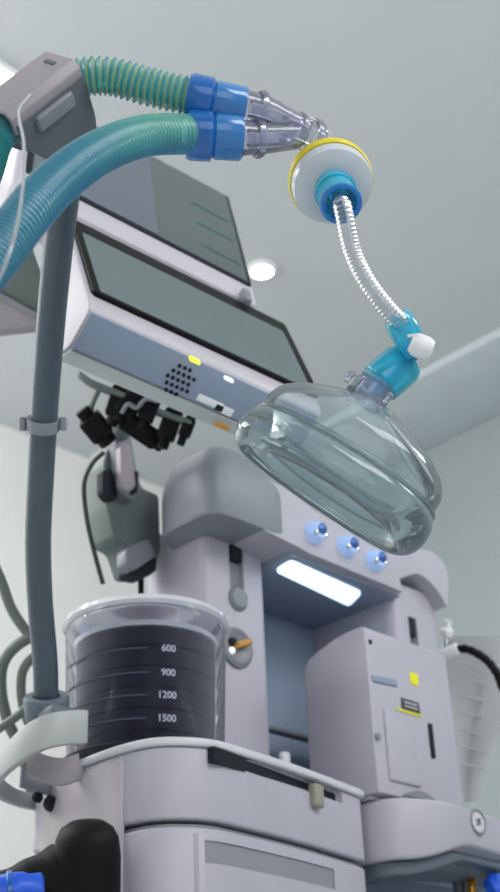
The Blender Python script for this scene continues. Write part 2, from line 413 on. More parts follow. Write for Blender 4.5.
# dark slot under the lid & latch
def fY(x):  # front face depth at x
    return .972+(x-1.03)*(.034/.156) if x > 1.03 else .955+(x-.885)*(.017/.145)
fd = Vector((.156, .034, 0)).normalized(); fn = Vector((.034, -.156, 0)).normalized()
a = plane(222, 768, Vector((1.03, .972, 0)), fn); b = plane(343, 806, Vector((1.03, .972, 0)), fn)
mid_ = (a+b)/2; L_ = (b-a).dot(fd)
cut(hu, box_bm(Vector((mid_.x, mid_.y, .991)), fd, fn, Z, L_, .02, .014, .004))
obj('slot_liner', box_bm(Vector((mid_.x, mid_.y, .991))-fn*.0125, fd, fn, Z, L_+.002, .008, .016, 0), 'dark', h)
c = plane(314, 796, Vector((1.03, .972, 0)), fn)
obj('latch', box_bm(Vector((c.x, c.y, .980))+fn*.003, fd, fn, Z, .018, .012, .026, .003), 'tan', h)
# drawer front
a = plane(200, 835, Vector((1.03, .972, 0)), fn); b = plane(338, 872, Vector((1.03, .972, 0)), fn)
a = Vector((.945, fY(.945), 0)); b = Vector((1.15, fY(1.15), 0)); dd = (b-a).normalized(); dn = Vector((dd.y, -dd.x, 0)); mc = (a+b)/2
def front_strip(x0, x1, o0, o1):
    f = lambda o: sorted([p for p in plan(o) if x0 <= p.x <= x1 and p.y < 1.01], key=lambda p: p.x)
    A, B = f(o1), f(o0)
    return [(p.x, p.y) for p in A]+[(p.x, p.y) for p in reversed(B)]
dr = obj('drawer', prism_bm(xy(front_strip(.868, 1.172, -.004, .003), .70), Z*.211, .001), 'body', h)
fs = front_strip(.874, 1.14, .0012, .006)
cut(dr, prism_bm(xy(fs, .882), Z*.022, .0))
obj('handle_recess', prism_bm(xy(front_strip(.872, 1.145, -.002, .0013), .881), Z*.024, 0), 'recess', dr)

# ---- bellows canister
BC = Vector((.921, 1.099, 1.0088)); BR = .095; BH = .176
bc = thing('bellows_canister', 'clear cylinder with black bellows and white volume marks on the drawer unit', 'canister', BC)
prof = [(0, BR-.006), (BH*.5, BR-.002), (BH-.02, BR), (BH-.008, BR), (BH-.002, BR-.003), (BH, BR-.009), (BH+.004, BR*.6), (BH+.005, 0)]
obj('cylinder_wall', lathe_bm(BC, Z, prof, 72), 'cano', bc)
obj('base_ring', lathe_bm(BC, Z, [(0, BR+.004), (.008, BR+.004), (.010, BR+.001), (0, BR+.001)], 72, True), 'dark', bc)
obj('rim_ring', lathe_bm(BC+Z*(BH-.008), Z, [(0, BR+.0005), (.004, BR+.004), (.010, BR+.002), (.012, BR-.006), (0, BR-.004)], 72, True), 'canrim', bc)
pr = [(0.002, 0)]; pr.append((.002, BR-.020))
zt = .146; nple = 6
for i in range(nple):
    z0 = .002+(zt-.002)*i/nple; z1 = .002+(zt-.002)*(i+1)/nple
    pr += [(z0+.0006, BR-.0185+.004*i/nple), (z0+.002, BR-.0165+.004*i/nple), (z1-.002, BR-.0162+.004*i/nple), (z1-.0006, BR-.0182+.004*i/nple)]
pr += [(zt+.001, BR-.018), (zt+.002, 0)]
bl = obj('bellows', lathe_bm(BC, Z, pr, 72), 'bellows', bc)
obj('bellows_top_ring', lathe_bm(BC+Z*zt, Z, [(0, BR-.022), (.0, BR-.011), (.005, BR-.009), (.005, BR-.022)], 72, True), 'canrim', bl)
# printed graduations curved onto the wall
view = Vector((-BC.x, -BC.y, 0)).normalized(); a0 = math.atan2(view.y, view.x)
zrow = {}
def can_r(z): t_ = (z-BC.z)/BH; return BR-.006+.008*t_ if t_ < .5 else BR-.002+.002*min(1, (t_-.5)/.4)
def can_pt(px, py):   # where the sight line meets the cylinder wall
    r = ray(px, py); o = CAM-BC; A = r.x**2+r.y**2; B = 2*(o.x*r.x+o.y*r.y); C_ = o.x**2+o.y**2-(BR+.0012)**2
    s = (-B-math.sqrt(max(0, B*B-4*A*C_)))/(2*A); return CAM+r*s
for s_, px, py in (('600', 169, 648), ('900', 169, 672), ('1200', 168, 694), ('1500', 168, 717), ('1800', 166, 740)):
    pt = can_pt(px, py); ang = math.atan2(pt.y-BC.y, pt.x-BC.x)
    tb = text_bm(s_, .0110)
    for v in tb.verts:
        al = ang+v.co.x/BR; rr = can_r(pt.z)+.0012+v.co.z
        v.co = Vector((BC.x+math.cos(al)*rr, BC.y+math.sin(al)*rr, pt.z+v.co.y))
    obj('volume_mark', tb, 'ink', bc, 0)
    ring = bmesh.new(); n = 40; vs = []
    for i in range(n+1):
        al = ang-.25-1.25*i/n
        vs.append([ring.verts.new((BC.x+math.cos(al)*rr_, BC.y+math.sin(al)*rr_, pt.z+zz)) for rr_, zz in ((can_r(pt.z)+.0005, -.0007), (can_r(pt.z)+.0011, -.0007), (can_r(pt.z)+.0011, .0007), (can_r(pt.z)+.0005, .0007))])
    for A_, B_ in zip(vs, vs[1:]):
        for k in range(4): ring.faces.new((A_[k], A_[(k+1) % 4], B_[(k+1) % 4], B_[k]))
    obj('graduation_line', ring, 'bline', bc)

# ---- gas module box
g = thing('gas_module', 'tall pale grey module box with yellow stickers between the machine columns', 'module', (1.29, 1.06, 1.004))
GX0, GX1, GY0, GY1, GZ0, GZ1 = 1.190, 1.358, .985, 1.095, 1.004, 1.218
side = [(GY0, GZ0), (GY0, GZ1), (GY0+.05, GZ1-.002), (GY1, GZ1-.02), (GY1, GZ0)]
gb = obj('casing', prism_bm([Vector((GX0, a, b)) for a, b in round_poly(side, [.002, .008, .02, .02, .002])], X*(GX1-GX0), .004), 'body', g)
def gp(px, py): return onY(px, py, GY0)
c = gp(370, 642); obj('screw', lathe_bm(c, -Y, [(0, 0), (0, .0035), (.0015, .003), (.0015, 0)], 16), 'dark', g)
c = gp(384, 681); obj('brow_ledge', box_bm(c, (X+Z*.06).normalized(), Y, Z, .05, .006, .010, .003), 'chin', g)
c = gp(414, 679); obj('warning_sticker', box_bm(c-Y*.0005, X, Y, Z, .017, .001, .0165, .0004), 'stick', g)
c = gp(410, 706); st = obj('name_plate', box_bm(c-Y*.0008, X, Y, Z, .036, .0016, .015, .0004), 'stickd', g)
obj('plate_line', box_bm(c-Y*.001-Z*.0095-X*.004, X, Y, Z, .050, .0014, .0025, .0003), 'stick', st)
for k in range(2): obj('plate_text', box_bm(c-Y*.0018+Z*(.0025-.005*k), X, Y, Z, .026, .0008, .0014, 0), 'lidm', st)
c = gp(402, 745)
dp = obj('front_door', box_bm(Vector((c.x-.002, GY0-.001, 1.066)), X, Y, Z, .060, .006, .090, .003), 'body', g)
c = gp(431, 741); obj('door_slot', box_bm(Vector((c.x, GY0-.001, c.z)), X, Y, Z, .007, .004, .045, .001), 'dark', g)
c = gp(385, 739); obj('lock', lathe_bm(Vector((c.x-.015, GY0, c.z)), -Y, [(0, 0), (0, .005), (.003, .0045), (.003, 0)], 18), 'mid', g)
c = gp(418, 786)
pk = obj('foot_vent', prism_bm(xz([(c.x-.034+.068*i/12, 1.006+.010*math.sin(math.pi*i/12)) for i in range(13)], GY0-.004), Y*.006, 0), 'mid', g)

# =====================================================================
# MAIN DISPLAY
# =====================================================================
U = Vector((.995, -.089, -.052)).normalized(); V = Vector((.083, .396, .915)); V = (V-U*V.dot(U)).normalized(); N = V.cross(U)  # N points away
DC = at(197.5, 311.9, 1.45); W_, H_ = .312, .152
md = thing('ventilator_display', 'wide pale grey ventilator screen tilted back with a black frame, below the other monitor', 'monitor', DC+N*.06-V*.1)
def dp_(u, v, n): return DC+U*u+V*v+N*n
prof = [(.074, .006), (.074, .002), (-.095, .002), (-.104, .007), (-.114, .048), (-.100, .072), (-.04, .08), (.066, .04)]
xl = -W_/2-.006; xr = W_/2-.003
hb = prism_bm([dp_(xl, a, b) for a, b in round_poly(prof, [.002, .002, .006, .006, .010, .02, .02, .01], 5)], U*(xr-xl), .004)
obj('housing', hb, 'bez', md)
obj('chin_panel', prism_bm([dp_(xl+.004, a, b) for a, b in ((-.1035, .0065), (-.1055, .0065), (-.1160, .0475), (-.1125, .0475))], U*(xr-xl-.008), .0008), 'chin', md)
obj('rear_lip', prism_bm([dp_(xl+.004, a, b) for a, b in ((-.112, .050), (-.1155, .051), (-.1015, .074), (-.098, .071))], U*(xr-xl-.008), .0008), 'lowbez', md)
fr = [(-W_/2, -H_/2), (W_/2, -H_/2), (W_/2, H_/2+.002), (-W_/2, H_/2+.002)]
obj('frame', prism_bm([dp_(a, b, .003) for a, b in round_poly(fr, .006, 4)], N*-.007, .0015), 'blk', md)
sc_ = [(-W_/2+.007, -H_/2+.003), (W_/2-.014, -H_/2+.003), (W_/2-.014, H_/2-.025), (-W_/2+.007, H_/2-.025)]
obj('screen', prism_bm([dp_(a, b, -.0035) for a, b in round_poly(sc_, .003, 3)], N*-.0012, 0), 'scrm', md, 0)
def front(px, py): return plane(px, py, dp_(0, 0, .002), N)
c = front(194, 361); obj('indicator_light', box_bm(c-N*.001, U, V, N, .013, .008, .003, .001), 'led', md)
c = front(228, 380); obj('indicator_light', box_bm(c-N*.001, U, V, N, .012, .006, .003, .001), 'ledw', md)
cn = (dp_(0, -.1160, .0475)-dp_(0, -.1055, .0065)).normalized(); cN = U.cross(cn).normalized()
if cN.dot(CAM-DC) < 0: cN = -cN
def chin(px, py): return plane(px, py, dp_(0, -.1055, .0065), cN)
c0 = chin(178, 380); gbm = []
for i in range(-2, 3):
    for j in range(-2, 3):
        if abs(i)+abs(j) > 3: continue
        c = c0+U*(i*.0068+(j % 2)*.003)+cn*(j*.0075)
        gbm.append(lathe_bm(c-cN*.0005, cN, [(0, 0), (0, .0026), (.0012, .0024), (.0012, 0)], 10))
obj('speaker_grille', merge(*gbm), 'dark', md)
c = chin(210, 402); obj('port_label', box_bm(c, U, cn, cN, .034, .008, .0014, .0005), 'white', md)
c = chin(226, 411); obj('port_label', box_bm(c, U, cn, cN, .018, .009, .0014, .0005), 'white', md)
c = chin(219, 408); obj('port_socket', box_bm(c+cN*.0006, U, cn, cN, .010, .007, .0014, .0005), 'dark', md)
c = chin(222, 426); obj('warning_label', box_bm(c, U, cn, cN, .020, .006, .0012, .0004), 'amber', md)

# =====================================================================
# PATIENT MONITOR (upper)
# =====================================================================
U2 = Vector((.95, -.234, -.206)).normalized(); V2 = Vector((.287, .399, .871)); V2 = (V2-U2*V2.dot(U2)).normalized(); N2 = V2.cross(U2)
PC = at(138.4, 185.7, 1.70); k_ = 1.70/1.6; W2, H2 = .297*k_, .305*k_
pm = thing('patient_monitor', 'dark patient monitor with pale lower bezel, behind the hoses and above the wide screen', 'monitor', PC-V2*.15+N2*.05)
def pp(u, v, n): return PC+U2*u+V2*v+N2*n
pr2 = [(-W2/2-.012, -H2/2-.052), (W2/2+.004, -H2/2-.052), (W2/2+.006, H2/2+.004), (-W2/2-.012, H2/2+.004)]
obj('housing', prism_bm([pp(a, b, .002) for a, b in round_poly(pr2, .01, 4)], N2*.055, .004), 'bez', pm)
pr3 = [(-W2/2, -H2/2), (W2/2, -H2/2), (W2/2, H2/2), (-W2/2, H2/2)]
obj('frame', prism_bm([pp(a, b, .003) for a, b in round_poly(pr3, .004, 3)], N2*-.004, .001), 'dark', pm)
pr4 = [(-W2/2+.008, -H2/2+.006), (W2/2-.006, -H2/2+.006), (W2/2-.006, H2/2-.006), (-W2/2+.008, H2/2-.006)]
sp = obj('screen', prism_bm([pp(a, b, -.0005) for a, b in pr4], N2*-.0012, 0), 'scrp', pm, 0)
c = plane(150, 170, pp(0, 0, 0), N2); uu = (c-PC).dot(U2)
obj('trend_pane', box_bm(pp((uu-W2/2+.01)/2, 0, -.0019), U2, V2, N2, uu+W2/2-.01, H2-.014, .0006, 0), 'pane', sp)
for j, (px, py) in enumerate(((210, 212), (216, 232), (222, 255))):
    c = plane(px, py, pp(0, 0, -.002), N2); pts = []
    for i in range(26):
        x = i/25; y = .006*math.exp(-((x*3 % 1)-.4)**2*60)*(1 if j == 0 else .5)
        pts.append(c+U2*((x-.5)*.06)+V2*(y)-N2*.0003)
    obj('trace_line', tube_bm(pts, .0007, 5), 'trace', sp)
c = plane(244, 300, pp(0, 0, .002), N2)
obj('corner_bracket', box_bm(c-N2*.004, U2, V2, N2, .012, .030, .012, .003), 'mid', pm)
# monitor support post down to the machine
q0 = onY(262, 480, 1.42); q1 = Vector((q0.x, 1.42, onY(259, 380, 1.42).z)); tgt_ = pp(-.02, -.06, .05)
mp = thing('monitor_post', 'grey post behind the machine bending over to carry the upper monitor', 'post', (q0.x, 1.42, .96))
obj('upright', cyl_bm(Vector((q0.x, 1.42, .961)), q1, .013), 'mid', mp)
obj('swan_neck', tube([q1-Z*.02, q1+Z*.03, q1.lerp(tgt_, .35)+Z*.02, q1.lerp(tgt_, .7)+Y*.03, tgt_+N2*.03, tgt_], .012), 'mid', mp)
obj('mount_plate', box_bm(tgt_+N2*.008, U2, V2, N2, .08, .08, .006, .002), 'mid', mp)
# housing slab at far left behind the pole
sl = thing('equipment_shelf', 'grey green equipment shelf end with a dark lower edge at the far left', 'shelf', at(5, 290, 1.7))
q = [at(27, 233, 1.66), at(44, 281, 1.64), at(47, 322, 1.64), at(-40, 273, 1.64), at(-45, 190, 1.66)]
nn = (q[1]-q[0]).cross(q[3]-q[0]).normalized(); nn = nn if nn.dot(VF) > 0 else -nn
obj('end_panel', prism_bm(q, nn*.04, .002), 'armg', sl)
q = [at(47, 318, 1.632), at(47, 323, 1.632), at(-40, 276, 1.632), at(-40, 270, 1.632)]
obj('edge_strip', prism_bm(q, nn*.01, .001), 'mid', sl)
q = [at(46, 324, 1.65), at(30, 327, 1.66), at(-40, 335, 1.66), at(-40, 277, 1.65)]
obj('bottom_lip', prism_bm(q, nn*.02, .001), 'clip', sl)

# =====================================================================
# MONITOR ARM, PLUGS, CABLES
# =====================================================================
ar = thing('display_bracket', 'grey green articulated arm under the wide screen, above the bellows canister', 'bracket', onY(143, 600, 1.22))
def yy(pts, y): return [onY(a, b, y) for a, b in pts]
def rp(pts, r, seg=5): return [(v.x, v.y) for v in round_poly(pts, r, seg)]
body = rp([(104, 462), (111, 440), (128, 436), (136, 470), (142, 488), (159, 495), (161, 550), (155, 572), (136, 572), (127, 545), (114, 538), (107, 505)], 5)
obj('arm_body', prism_bm(yy(body, 1.19), Y*.045, .006, 4), 'armg', ar)
obj('upper_link', prism_bm(yy(rp([(113, 425), (128, 418), (140, 490), (133, 500), (122, 492)], 4), 1.175), Y*.02, .004, 3), 'mid', ar)
obj('link_cover', prism_bm(yy(rp([(121, 445), (131, 444), (136, 486), (129, 492), (122, 486)], 3), 1.165), Y*.012, .003, 3), 'clip', ar)
obj('joint_slot', prism_bm(yy(rp([(103, 470), (112, 468), (118, 498), (110, 500), (103, 492)], 3), 1.180), Y*.014, .003), 'dark', ar)
obj('joint_slot', prism_bm(yy(rp([(135, 470), (139, 472), (138, 492), (131, 495)], 2), 1.172), Y*.014, .002), 'dark', ar)
obj('knuckle', prism_bm(yy(rp([(126, 548), (150, 538), (156, 556), (134, 571), (126, 565)], 5), 1.178), Y*.02, .004), 'mid', ar)
obj('knuckle_base', prism_bm(yy(rp([(132, 566), (156, 556), (157, 570), (148, 577), (134, 574)], 4), 1.182), Y*.03, .003), 'dark', ar)
obj('rod', cyl_bm(onY(141, 572, 1.21), Vector((onY(141, 572, 1.21).x, 1.21, 1.16)), .004), 'dark', ar)
obj('mount_neck', tube([onY(120, 440, 1.20), at(122, 412, 1.66), at(140, 392, 1.62), at(170, 385, 1.60)], .013), 'armg', ar)

def plug(px, py, d, ang, L, r, label):
    L *= 1.3; r *= 1.3
    c = at(px, py, d); ax = cv(math.cos(ang), math.sin(ang), .25); s = ax.cross(VF).normalized(); w = ax.cross(s)
    t = thing('cable_plug', label, 'plug', c, 'black plugs under the wide screen')
    obj('body', box_bm(c, ax, s, w, L, r*2, r*1.7, r*.3), 'blk', t)
    obj('collar', cyl_bm(c+ax*(L*.45), c+ax*(L*.5+.010), r*.8, 16), 'blk', t)
    obj('boot', cyl_bm(c-ax*(L*.5+.012), c-ax*(L*.45), r*.65, 16), 'blk', t)
plug(96, 427, 1.60, -.9, .026, .012, 'black plug hanging lowest at the left under the wide screen')
plug(118, 402, 1.59, 1.3, .030, .009, 'black plug right beside the grey bracket hook under the wide screen')
plug(133, 402, 1.59, .9, .034, .010, 'black plug second from the bracket hook under the wide screen')
plug(150, 407, 1.585, 1.2, .030, .008, 'black plug third from the bracket hook under the wide screen')
plug(140, 430, 1.60, -.6, .040, .010, 'long black plug lying below the row of plugs, over the arm top')
plug(170, 425, 1.59, 1.25, .030, .009, 'black plug near the right end of the plug row')
plug(187, 428, 1.585, 1.2, .018, .006, 'smallest black plug, at the right end of the plug row')
hk = obj('bracket_hook', band_bm(spline([at(78, 374, 1.58), at(92, 384, 1.58), at(112, 392, 1.585), at(165, 415, 1.585), at(192, 424, 1.585)], .01)[0], .008, .012), 'armg', None)
tag(hk, 'grey green strip bracket running under the wide screen above the plugs', 'bracket')
for lab, pts, r, mm in (
    ('grey looped lead from the strip bracket down to the leftmost plug', [(100, 388, 1.59), (93, 402, 1.59), (90, 417, 1.60), (97, 428, 1.60), (112, 424, 1.60), (118, 412, 1.60)], .0035, 'cable'),
    ('grey lead linking the long low plug with the right plugs', [(150, 432, 1.60), (160, 436, 1.60), (170, 431, 1.60), (173, 420, 1.60)], .003, 'cable'),
    ('short grey lead arched between the middle plugs', [(122, 413, 1.575), (128, 404, 1.57), (137, 408, 1.57), (146, 399, 1.57), (158, 401, 1.57)], .003, 'mid')):
    tag(obj('cable', tube([at(*q) for q in pts], r, .004, 10), mm), lab, 'cable', 'leads under the wide screen')
tag(obj('cable', tube([at(104, 452, 1.66), at(92, 464, 1.66), at(84, 485, 1.66), at(87, 520, 1.66), at(95, 555, 1.66), at(103, 584, 1.66)], .0032, .004, 12), 'cabd'),
    'thin dark cable arcing down the white wall left of the monitor arm', 'cable')
# cables at far left
for lab, pts, r in (
    ('olive grey cable running down from the left edge to behind the pole', [(-18, 540), (0, 578), (12, 610), (29, 634), (40, 640)], .0068),
    ('large olive grey cable loop hanging at the left edge', [(36, 634), (16, 646), (3, 664), (1, 690), (8, 722), (22, 752), (34, 800)], .0075),
    ('inner olive grey cable loop hanging beside the pole foot', [(42, 652), (30, 660), (22, 674), (22, 700), (30, 726), (44, 745)], .0062),
    ('grey tube crossing the cable loops at lower left', [(-20, 742), (0, 728), (22, 712), (40, 690)], .0055)):
    dd_ = 1.62 if 'crossing' not in lab else 1.55
    tag(obj('cable', tube([at(a, b, dd_) for a, b in pts], r, .006, 12), 'cable'), lab, 'cable', 'cables hanging at lower left')
# wall rail the cables hang before
# =====================================================================
# POLE, BRACKET, HOSE HOLDER
# =====================================================================
po = thing('hose_support_pole', 'slate grey curved pole with a clip, rising from the pale loop bracket', 'pole', at(46, 690, 1.37))
pts = [at(46, 700, 1.37), at(45, 660, 1.365), at(40, 600, 1.35), at(38, 540, 1.33), at(41, 470, 1.31), at(45, 400, 1.28), at(52, 310, 1.23), at(61, 220, 1.17), at(72, 140, 1.10)]
path = spline(pts, .01)[0]
obj('pole', tube_bm(path, lambda t, i: .0135-.0022*math.sin(math.pi*min(1, t*2.2))*0+.0008*t, 28), 'pole', po)
cc = at(43, 424, 1.29); cax = (at(45, 400, 1.28)-at(41, 470, 1.31)).normalized()
cl = obj('clip', lathe_bm(cc-cax*.006, cax, [(0, .013), (0, .0168), (.012, .0168), (.012, .013)], 28, True), 'mid', po)
for s in (-1, 1):
    obj('clip_lug', box_bm(cc+VR*(s*.0205), VR, VF, VU, .007, .010, .014, .002), 'mid', cl)
obj('socket_cup', lathe_bm(at(47, 722, 1.37), (pts[1]-pts[0]), [(0, 0), (0, .021), (.004, .023), (.026, .025), (.029, .023), (.029, .015), (.012, .015)], 32), 'under', po)

br = thing('loop_bracket', 'pale grey looped strap bracket holding the pole foot at lower left', 'bracket', at(40, 760, 1.37))
bp = [at(86, 727, 1.33), at(66, 728, 1.31), at(44, 733, 1.30), at(22, 746, 1.31), at(2, 766, 1.34), at(-4, 783, 1.37), at(12, 796, 1.40), at(40, 803, 1.43), at(72, 806, 1.46)]
bpth = spline(bp, .006)[0]
obj('outer_strap', band_bm(bpth, .036, .008, hf=lambda t: 1 if t < .25 else max(.5, 1-(t-.25)*1.1)), 'strap', br)
ip = [at(84, 765, 1.37), at(62, 772, 1.36), at(42, 768, 1.36), at(28, 758, 1.37)]
obj('inner_pad', band_bm(spline(ip, .006)[0], .030, .006), 'clip', br)
ip = [at(20, 778, 1.385), at(34, 782, 1.39), at(56, 788, 1.40), at(74, 786, 1.42)]
obj('inner_web', band_bm(spline(ip, .006)[0], .020, .006), 'mid', br)
obj('thumb_screw', lathe_bm(at(50, 803, 1.39), -Y-Z*.4, [(0, 0), (0, .009), (.008, .009), (.011, .006), (.011, 0)], 16), 'dark', br)
obj('screw_nut', lathe_bm(at(36, 797, 1.385), -Y-Z*.4, [(0, 0), (0, .006), (.006, .006), (.006, 0)], 6), 'dark', br)
obj('lug', box_bm(at(58, 718, 1.345), X, Y, Z, .035, .03, .02, .005), 'under', br)

# holder
ha = cv(.60, .65, .46); hbv = cv(.75, -.35, -.484); hbv = (hbv-ha*hbv.dot(ha)).normalized(); hc = ha.cross(hbv).normalized()
if hc.dot(VU) > 0: hc = -hc      # hc points down the block
K = at(79, 60, .975)             # near top corner, far end
ho = thing('hose_holder', 'pale taupe and dark grey clip block gripping the hoses at the pole top', 'holder', K-ha*.04+hc*.03)
def hp(a, b, c): return K+ha*a+hbv*b+hc*c
L0 = -.078
arch = [(0, .020), (0, .006), (-.006, 0), (-.036, 0), (-.042, .006), (-.042, .020), (-.0385, .020), (-.0385, .007), (-.034, .0035), (-.008, .0035), (-.0035, .007), (-.0035, .020)]
obj('cap', prism_bm([hp(0, b, c) for b, c in arch], ha*L0, .0015), 'clip', ho)
sidep = round_poly([(0, .012), (0, .055), (-.012, .078), (-.050, .066), (L0+.002, .030), (L0+.002, .012)], [.002, .01, .01, .02, .006, .002])
obj('side_plate', prism_bm([hp(a, .001, c) for a, c in sidep], hbv*-.004, .0012), 'clipd', ho)
obj('rear_plate', prism_bm([hp(a, -.036, c) for a, c in sidep], hbv*-.005, .0015), 'clipd', ho)
obj('side_tab', box_bm(hp(-.038, .002, .022), ha, hbv, hc, .040, .006, .013, .002), 'mid', ho)
obj('cap_notch', box_bm(hp(-.012, -.020, -.0002), ha, hbv, hc, .004, .011, .0016, .0005), 'clipd', ho)

# =====================================================================
# BREATHING CIRCUIT
# =====================================================================
def mixc(a, b, t): return tuple(x*(1-t)+y*t for x, y in zip(a, b))
def hose(ctrl, r, pitch, depth, colf, name, label, grp=None):
    path, L = spline(ctrl, pitch/6); n = len(path)
    ridge = lambda i: .5+.5*math.cos(2*math.pi*(i % 6)/6)
    bm = tube_bm(path, lambda t, i: r-depth*(1-ridge(i)), 28, False, lambda t, i, d: colf(t, ridge(i), d))
    o = obj(name, bm, 'hose', smooth=60); return tag(o, label, 'hose', grp), path
teal, yel, blu, grn = (44, 156, 180), (226, 236, 180), (24, 122, 190), (90, 180, 165)
u1 = [at(-50, 215, .90), at(-22, 178, .91), hp(-.080, -.021, .0215), hp(-.04, -.021, .0215), hp(-.004, -.021, .0225), at(105, 76, 1.0), at(150, 87, 1.0), at(196, 98, 1.0)]
o, _ = hose(u1, .0155, .0052, .0028, lambda t, k, d: mixc(mixc(yel, (150, 205, 175), t*.5) if t > .45 else grn, teal if t > .3 else (30, 140, 150), k), 'breathing_hose',
         'teal ribbed breathing hose, upper of the two, running through the grey holder')
u2 = [at(-70, 335, .70), at(-30, 285, .73), at(0, 249, .76), at(28, 213, .79), at(60, 180, .84), at(100, 152, .90), at(145, 136, .96), at(196, 134, 1.0)]
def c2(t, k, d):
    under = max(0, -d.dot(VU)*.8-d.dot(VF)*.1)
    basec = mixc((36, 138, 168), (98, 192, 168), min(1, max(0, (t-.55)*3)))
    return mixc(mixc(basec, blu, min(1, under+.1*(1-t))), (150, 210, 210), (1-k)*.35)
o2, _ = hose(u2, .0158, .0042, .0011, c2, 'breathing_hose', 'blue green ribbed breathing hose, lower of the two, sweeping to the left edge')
for hz, (A_, B_, r_) in ((o, (at(187, 95, 1.0), at(246, 108, 1.004), .0158)), (o2, (at(187, 134, 1.0), at(243, 137, 1.004), .0185))):
    ax = (B_-A_).normalized(); L_ = (B_-A_).length
    c_ = obj('cuff', lathe_bm(A_, ax, [(0, r_-.003), (0, r_+.0005), (.003, r_+.002), (.019, r_+.002), (.021, r_-.001), (L_-.003, r_-.001), (L_, r_-.002), (L_, r_-.005)], 40), 'cuff', hz)
    obj('cuff_end', lathe_bm(A_+ax*.0215, ax, [(0, r_-.0005), (.001, r_+.0004), (L_-.024, r_+.0004), (L_-.0225, r_-.0005)], 40), 'cuff2', c_)

# sampling line
tag(obj('sampling_line', tube([at(30, 95, .90), at(19, 112, .86), at(24, 145, .80), at(22, 195, .745), at(12, 245, .71), at(-4, 285, .70), at(-30, 330, .69)], .0011, .004, 12), 'clrline'),
    'thin clear gas sampling line hanging in front of the blue hose', 'tube')

# Y piece
yp = thing('y_piece', 'clear plastic Y connector joining the blue hose cuffs to the filter', 'connector', at(275, 125, 1.01))
def ring(a, b, r, name, par, mm='clr', rr=.002):
    ax = (b-a).normalized(); L = (b-a).length
    return obj(name, lathe_bm(a, ax, [(0, r), (rr, r+rr*.5), (L-rr, r+rr*.5), (L, r), (L, r-rr*.6), (0, r-rr*.6)], 32, True), mm, par)
for k, (pa, pb, pc) in enumerate((((240, 106, 1.003), (266, 112, 1.01), (296, 126, 1.02)), ((238, 138, 1.003), (264, 138, 1.01), (296, 136, 1.02)))):
    A_, B_, C_ = at(*pa), at(*pb), at(*pc)
    lg = obj('inlet', tube([A_, A_.lerp(B_, .5), B_, B_.lerp(C_, .5), C_], lambda t, i: .0142-.0035*t, .003, 24, cap=False), 'clr', yp)
    ring(B_-(B_-A_).normalized()*.008, B_-(B_-A_).normalized()*.002, .0152, 'inlet_flange', lg)
    obj('inner_wall', tube([A_.lerp(B_, .4), B_, C_], .007, .004, 16, cap=False), 'clr', lg)
st_ = obj('outlet', tube([at(284, 129, 1.02), at(300, 132, 1.025), at(322, 142, 1.04)], .0130, .003, 24, cap=False), 'clr', yp)
ring(at(294, 130, 1.022), at(299, 132, 1.025), .0148, 'outlet_flange', st_)
ring(at(308, 136, 1.03), at(316, 139, 1.035), .0148, 'outlet_flange', st_)
obj('port_cap', cyl_bm(at(290, 118, 1.015), at(312, 124, 1.02), .004, 16), 'clr', yp)
obj('web', prism_bm([at(250, 118, 1.01), at(285, 127, 1.02), at(250, 130, 1.01)], VF*.003, .0008), 'clr', yp)

# filter
FA = cv(.12, -.55, -.82); FC = at(332, 184, 1.02)
fi = thing('breathing_filter', 'white disc breathing filter with a yellow rim and cyan port', 'filter', FC)
obj('shell', lathe_bm(FC, FA, [(-.006, 0), (-.006, .030), (-.003, .0328), (.002, .0328), (.006, .0315), (.009, .026), (.0105, .018), (.011, 0)], 64), 'filt', fi)
obj('filter_pad', lathe_bm(FC, FA, [(-.003, 0), (-.003, .028), (.004, .028), (.006, .02), (.006, 0)], 48), 'white', fi)
obj('rim', lathe_bm(FC, FA, [(-.0165, .020), (-.0165, .031), (-.014, .0338), (-.007, .0345), (-.0052, .0335), (-.0052, .020)], 64, True), 'yellow', fi)
obj('back_shell', lathe_bm(FC, FA, [(-.013, .030), (-.018, .024), (-.021, .014), (-.030, .0125), (-.030, .009)], 48), 'clr', fi)
pt = obj('port', lathe_bm(FC, FA, [(.008, .0165), (.012, .0160), (.020, .0152), (.038, .0150), (.038, .0125), (.010, .0125)], 48, True), 'cyan', fi)
obj('port_rim', lathe_bm(FC, FA, [(.036, .0153), (.038, .0166), (.041, .0166), (.042, .015), (.041, .0125), (.037, .0125)], 48, True), 'cyand', pt)
obj('port_collar', lathe_bm(FC, FA, [(.013, .016), (.015, .0172), (.020, .0168), (.021, .0152)], 48), 'cyan', pt)

# catheter mount
P0 = FC+FA*.018
cm_ctrl = [P0, FC+FA*.047, at(352, 250, .983), at(366, 280, .98), at(386, 307, .98), at(404, 326, .985)]
path, L = spline(cm_ctrl, .0008)
cmm = thing('catheter_mount', 'clear ribbed tube running from the filter port down to the cyan elbow', 'tube', at(365, 275, .98))
obj('tube_wall', tube_bm(path, lambda t, i: .0072+.0004*math.cos(2*math.pi*i/4), 20, False), 'ribt', cmm, 60)
hp_ = [p_+VR*.0036-VF*.002 for p_ in path[::2]]
obj('inner_line', tube_bm(hp_, lambda t, i: .0024+.0006*math.cos(2*math.pi*i/2.5), 10), 'white', cmm)

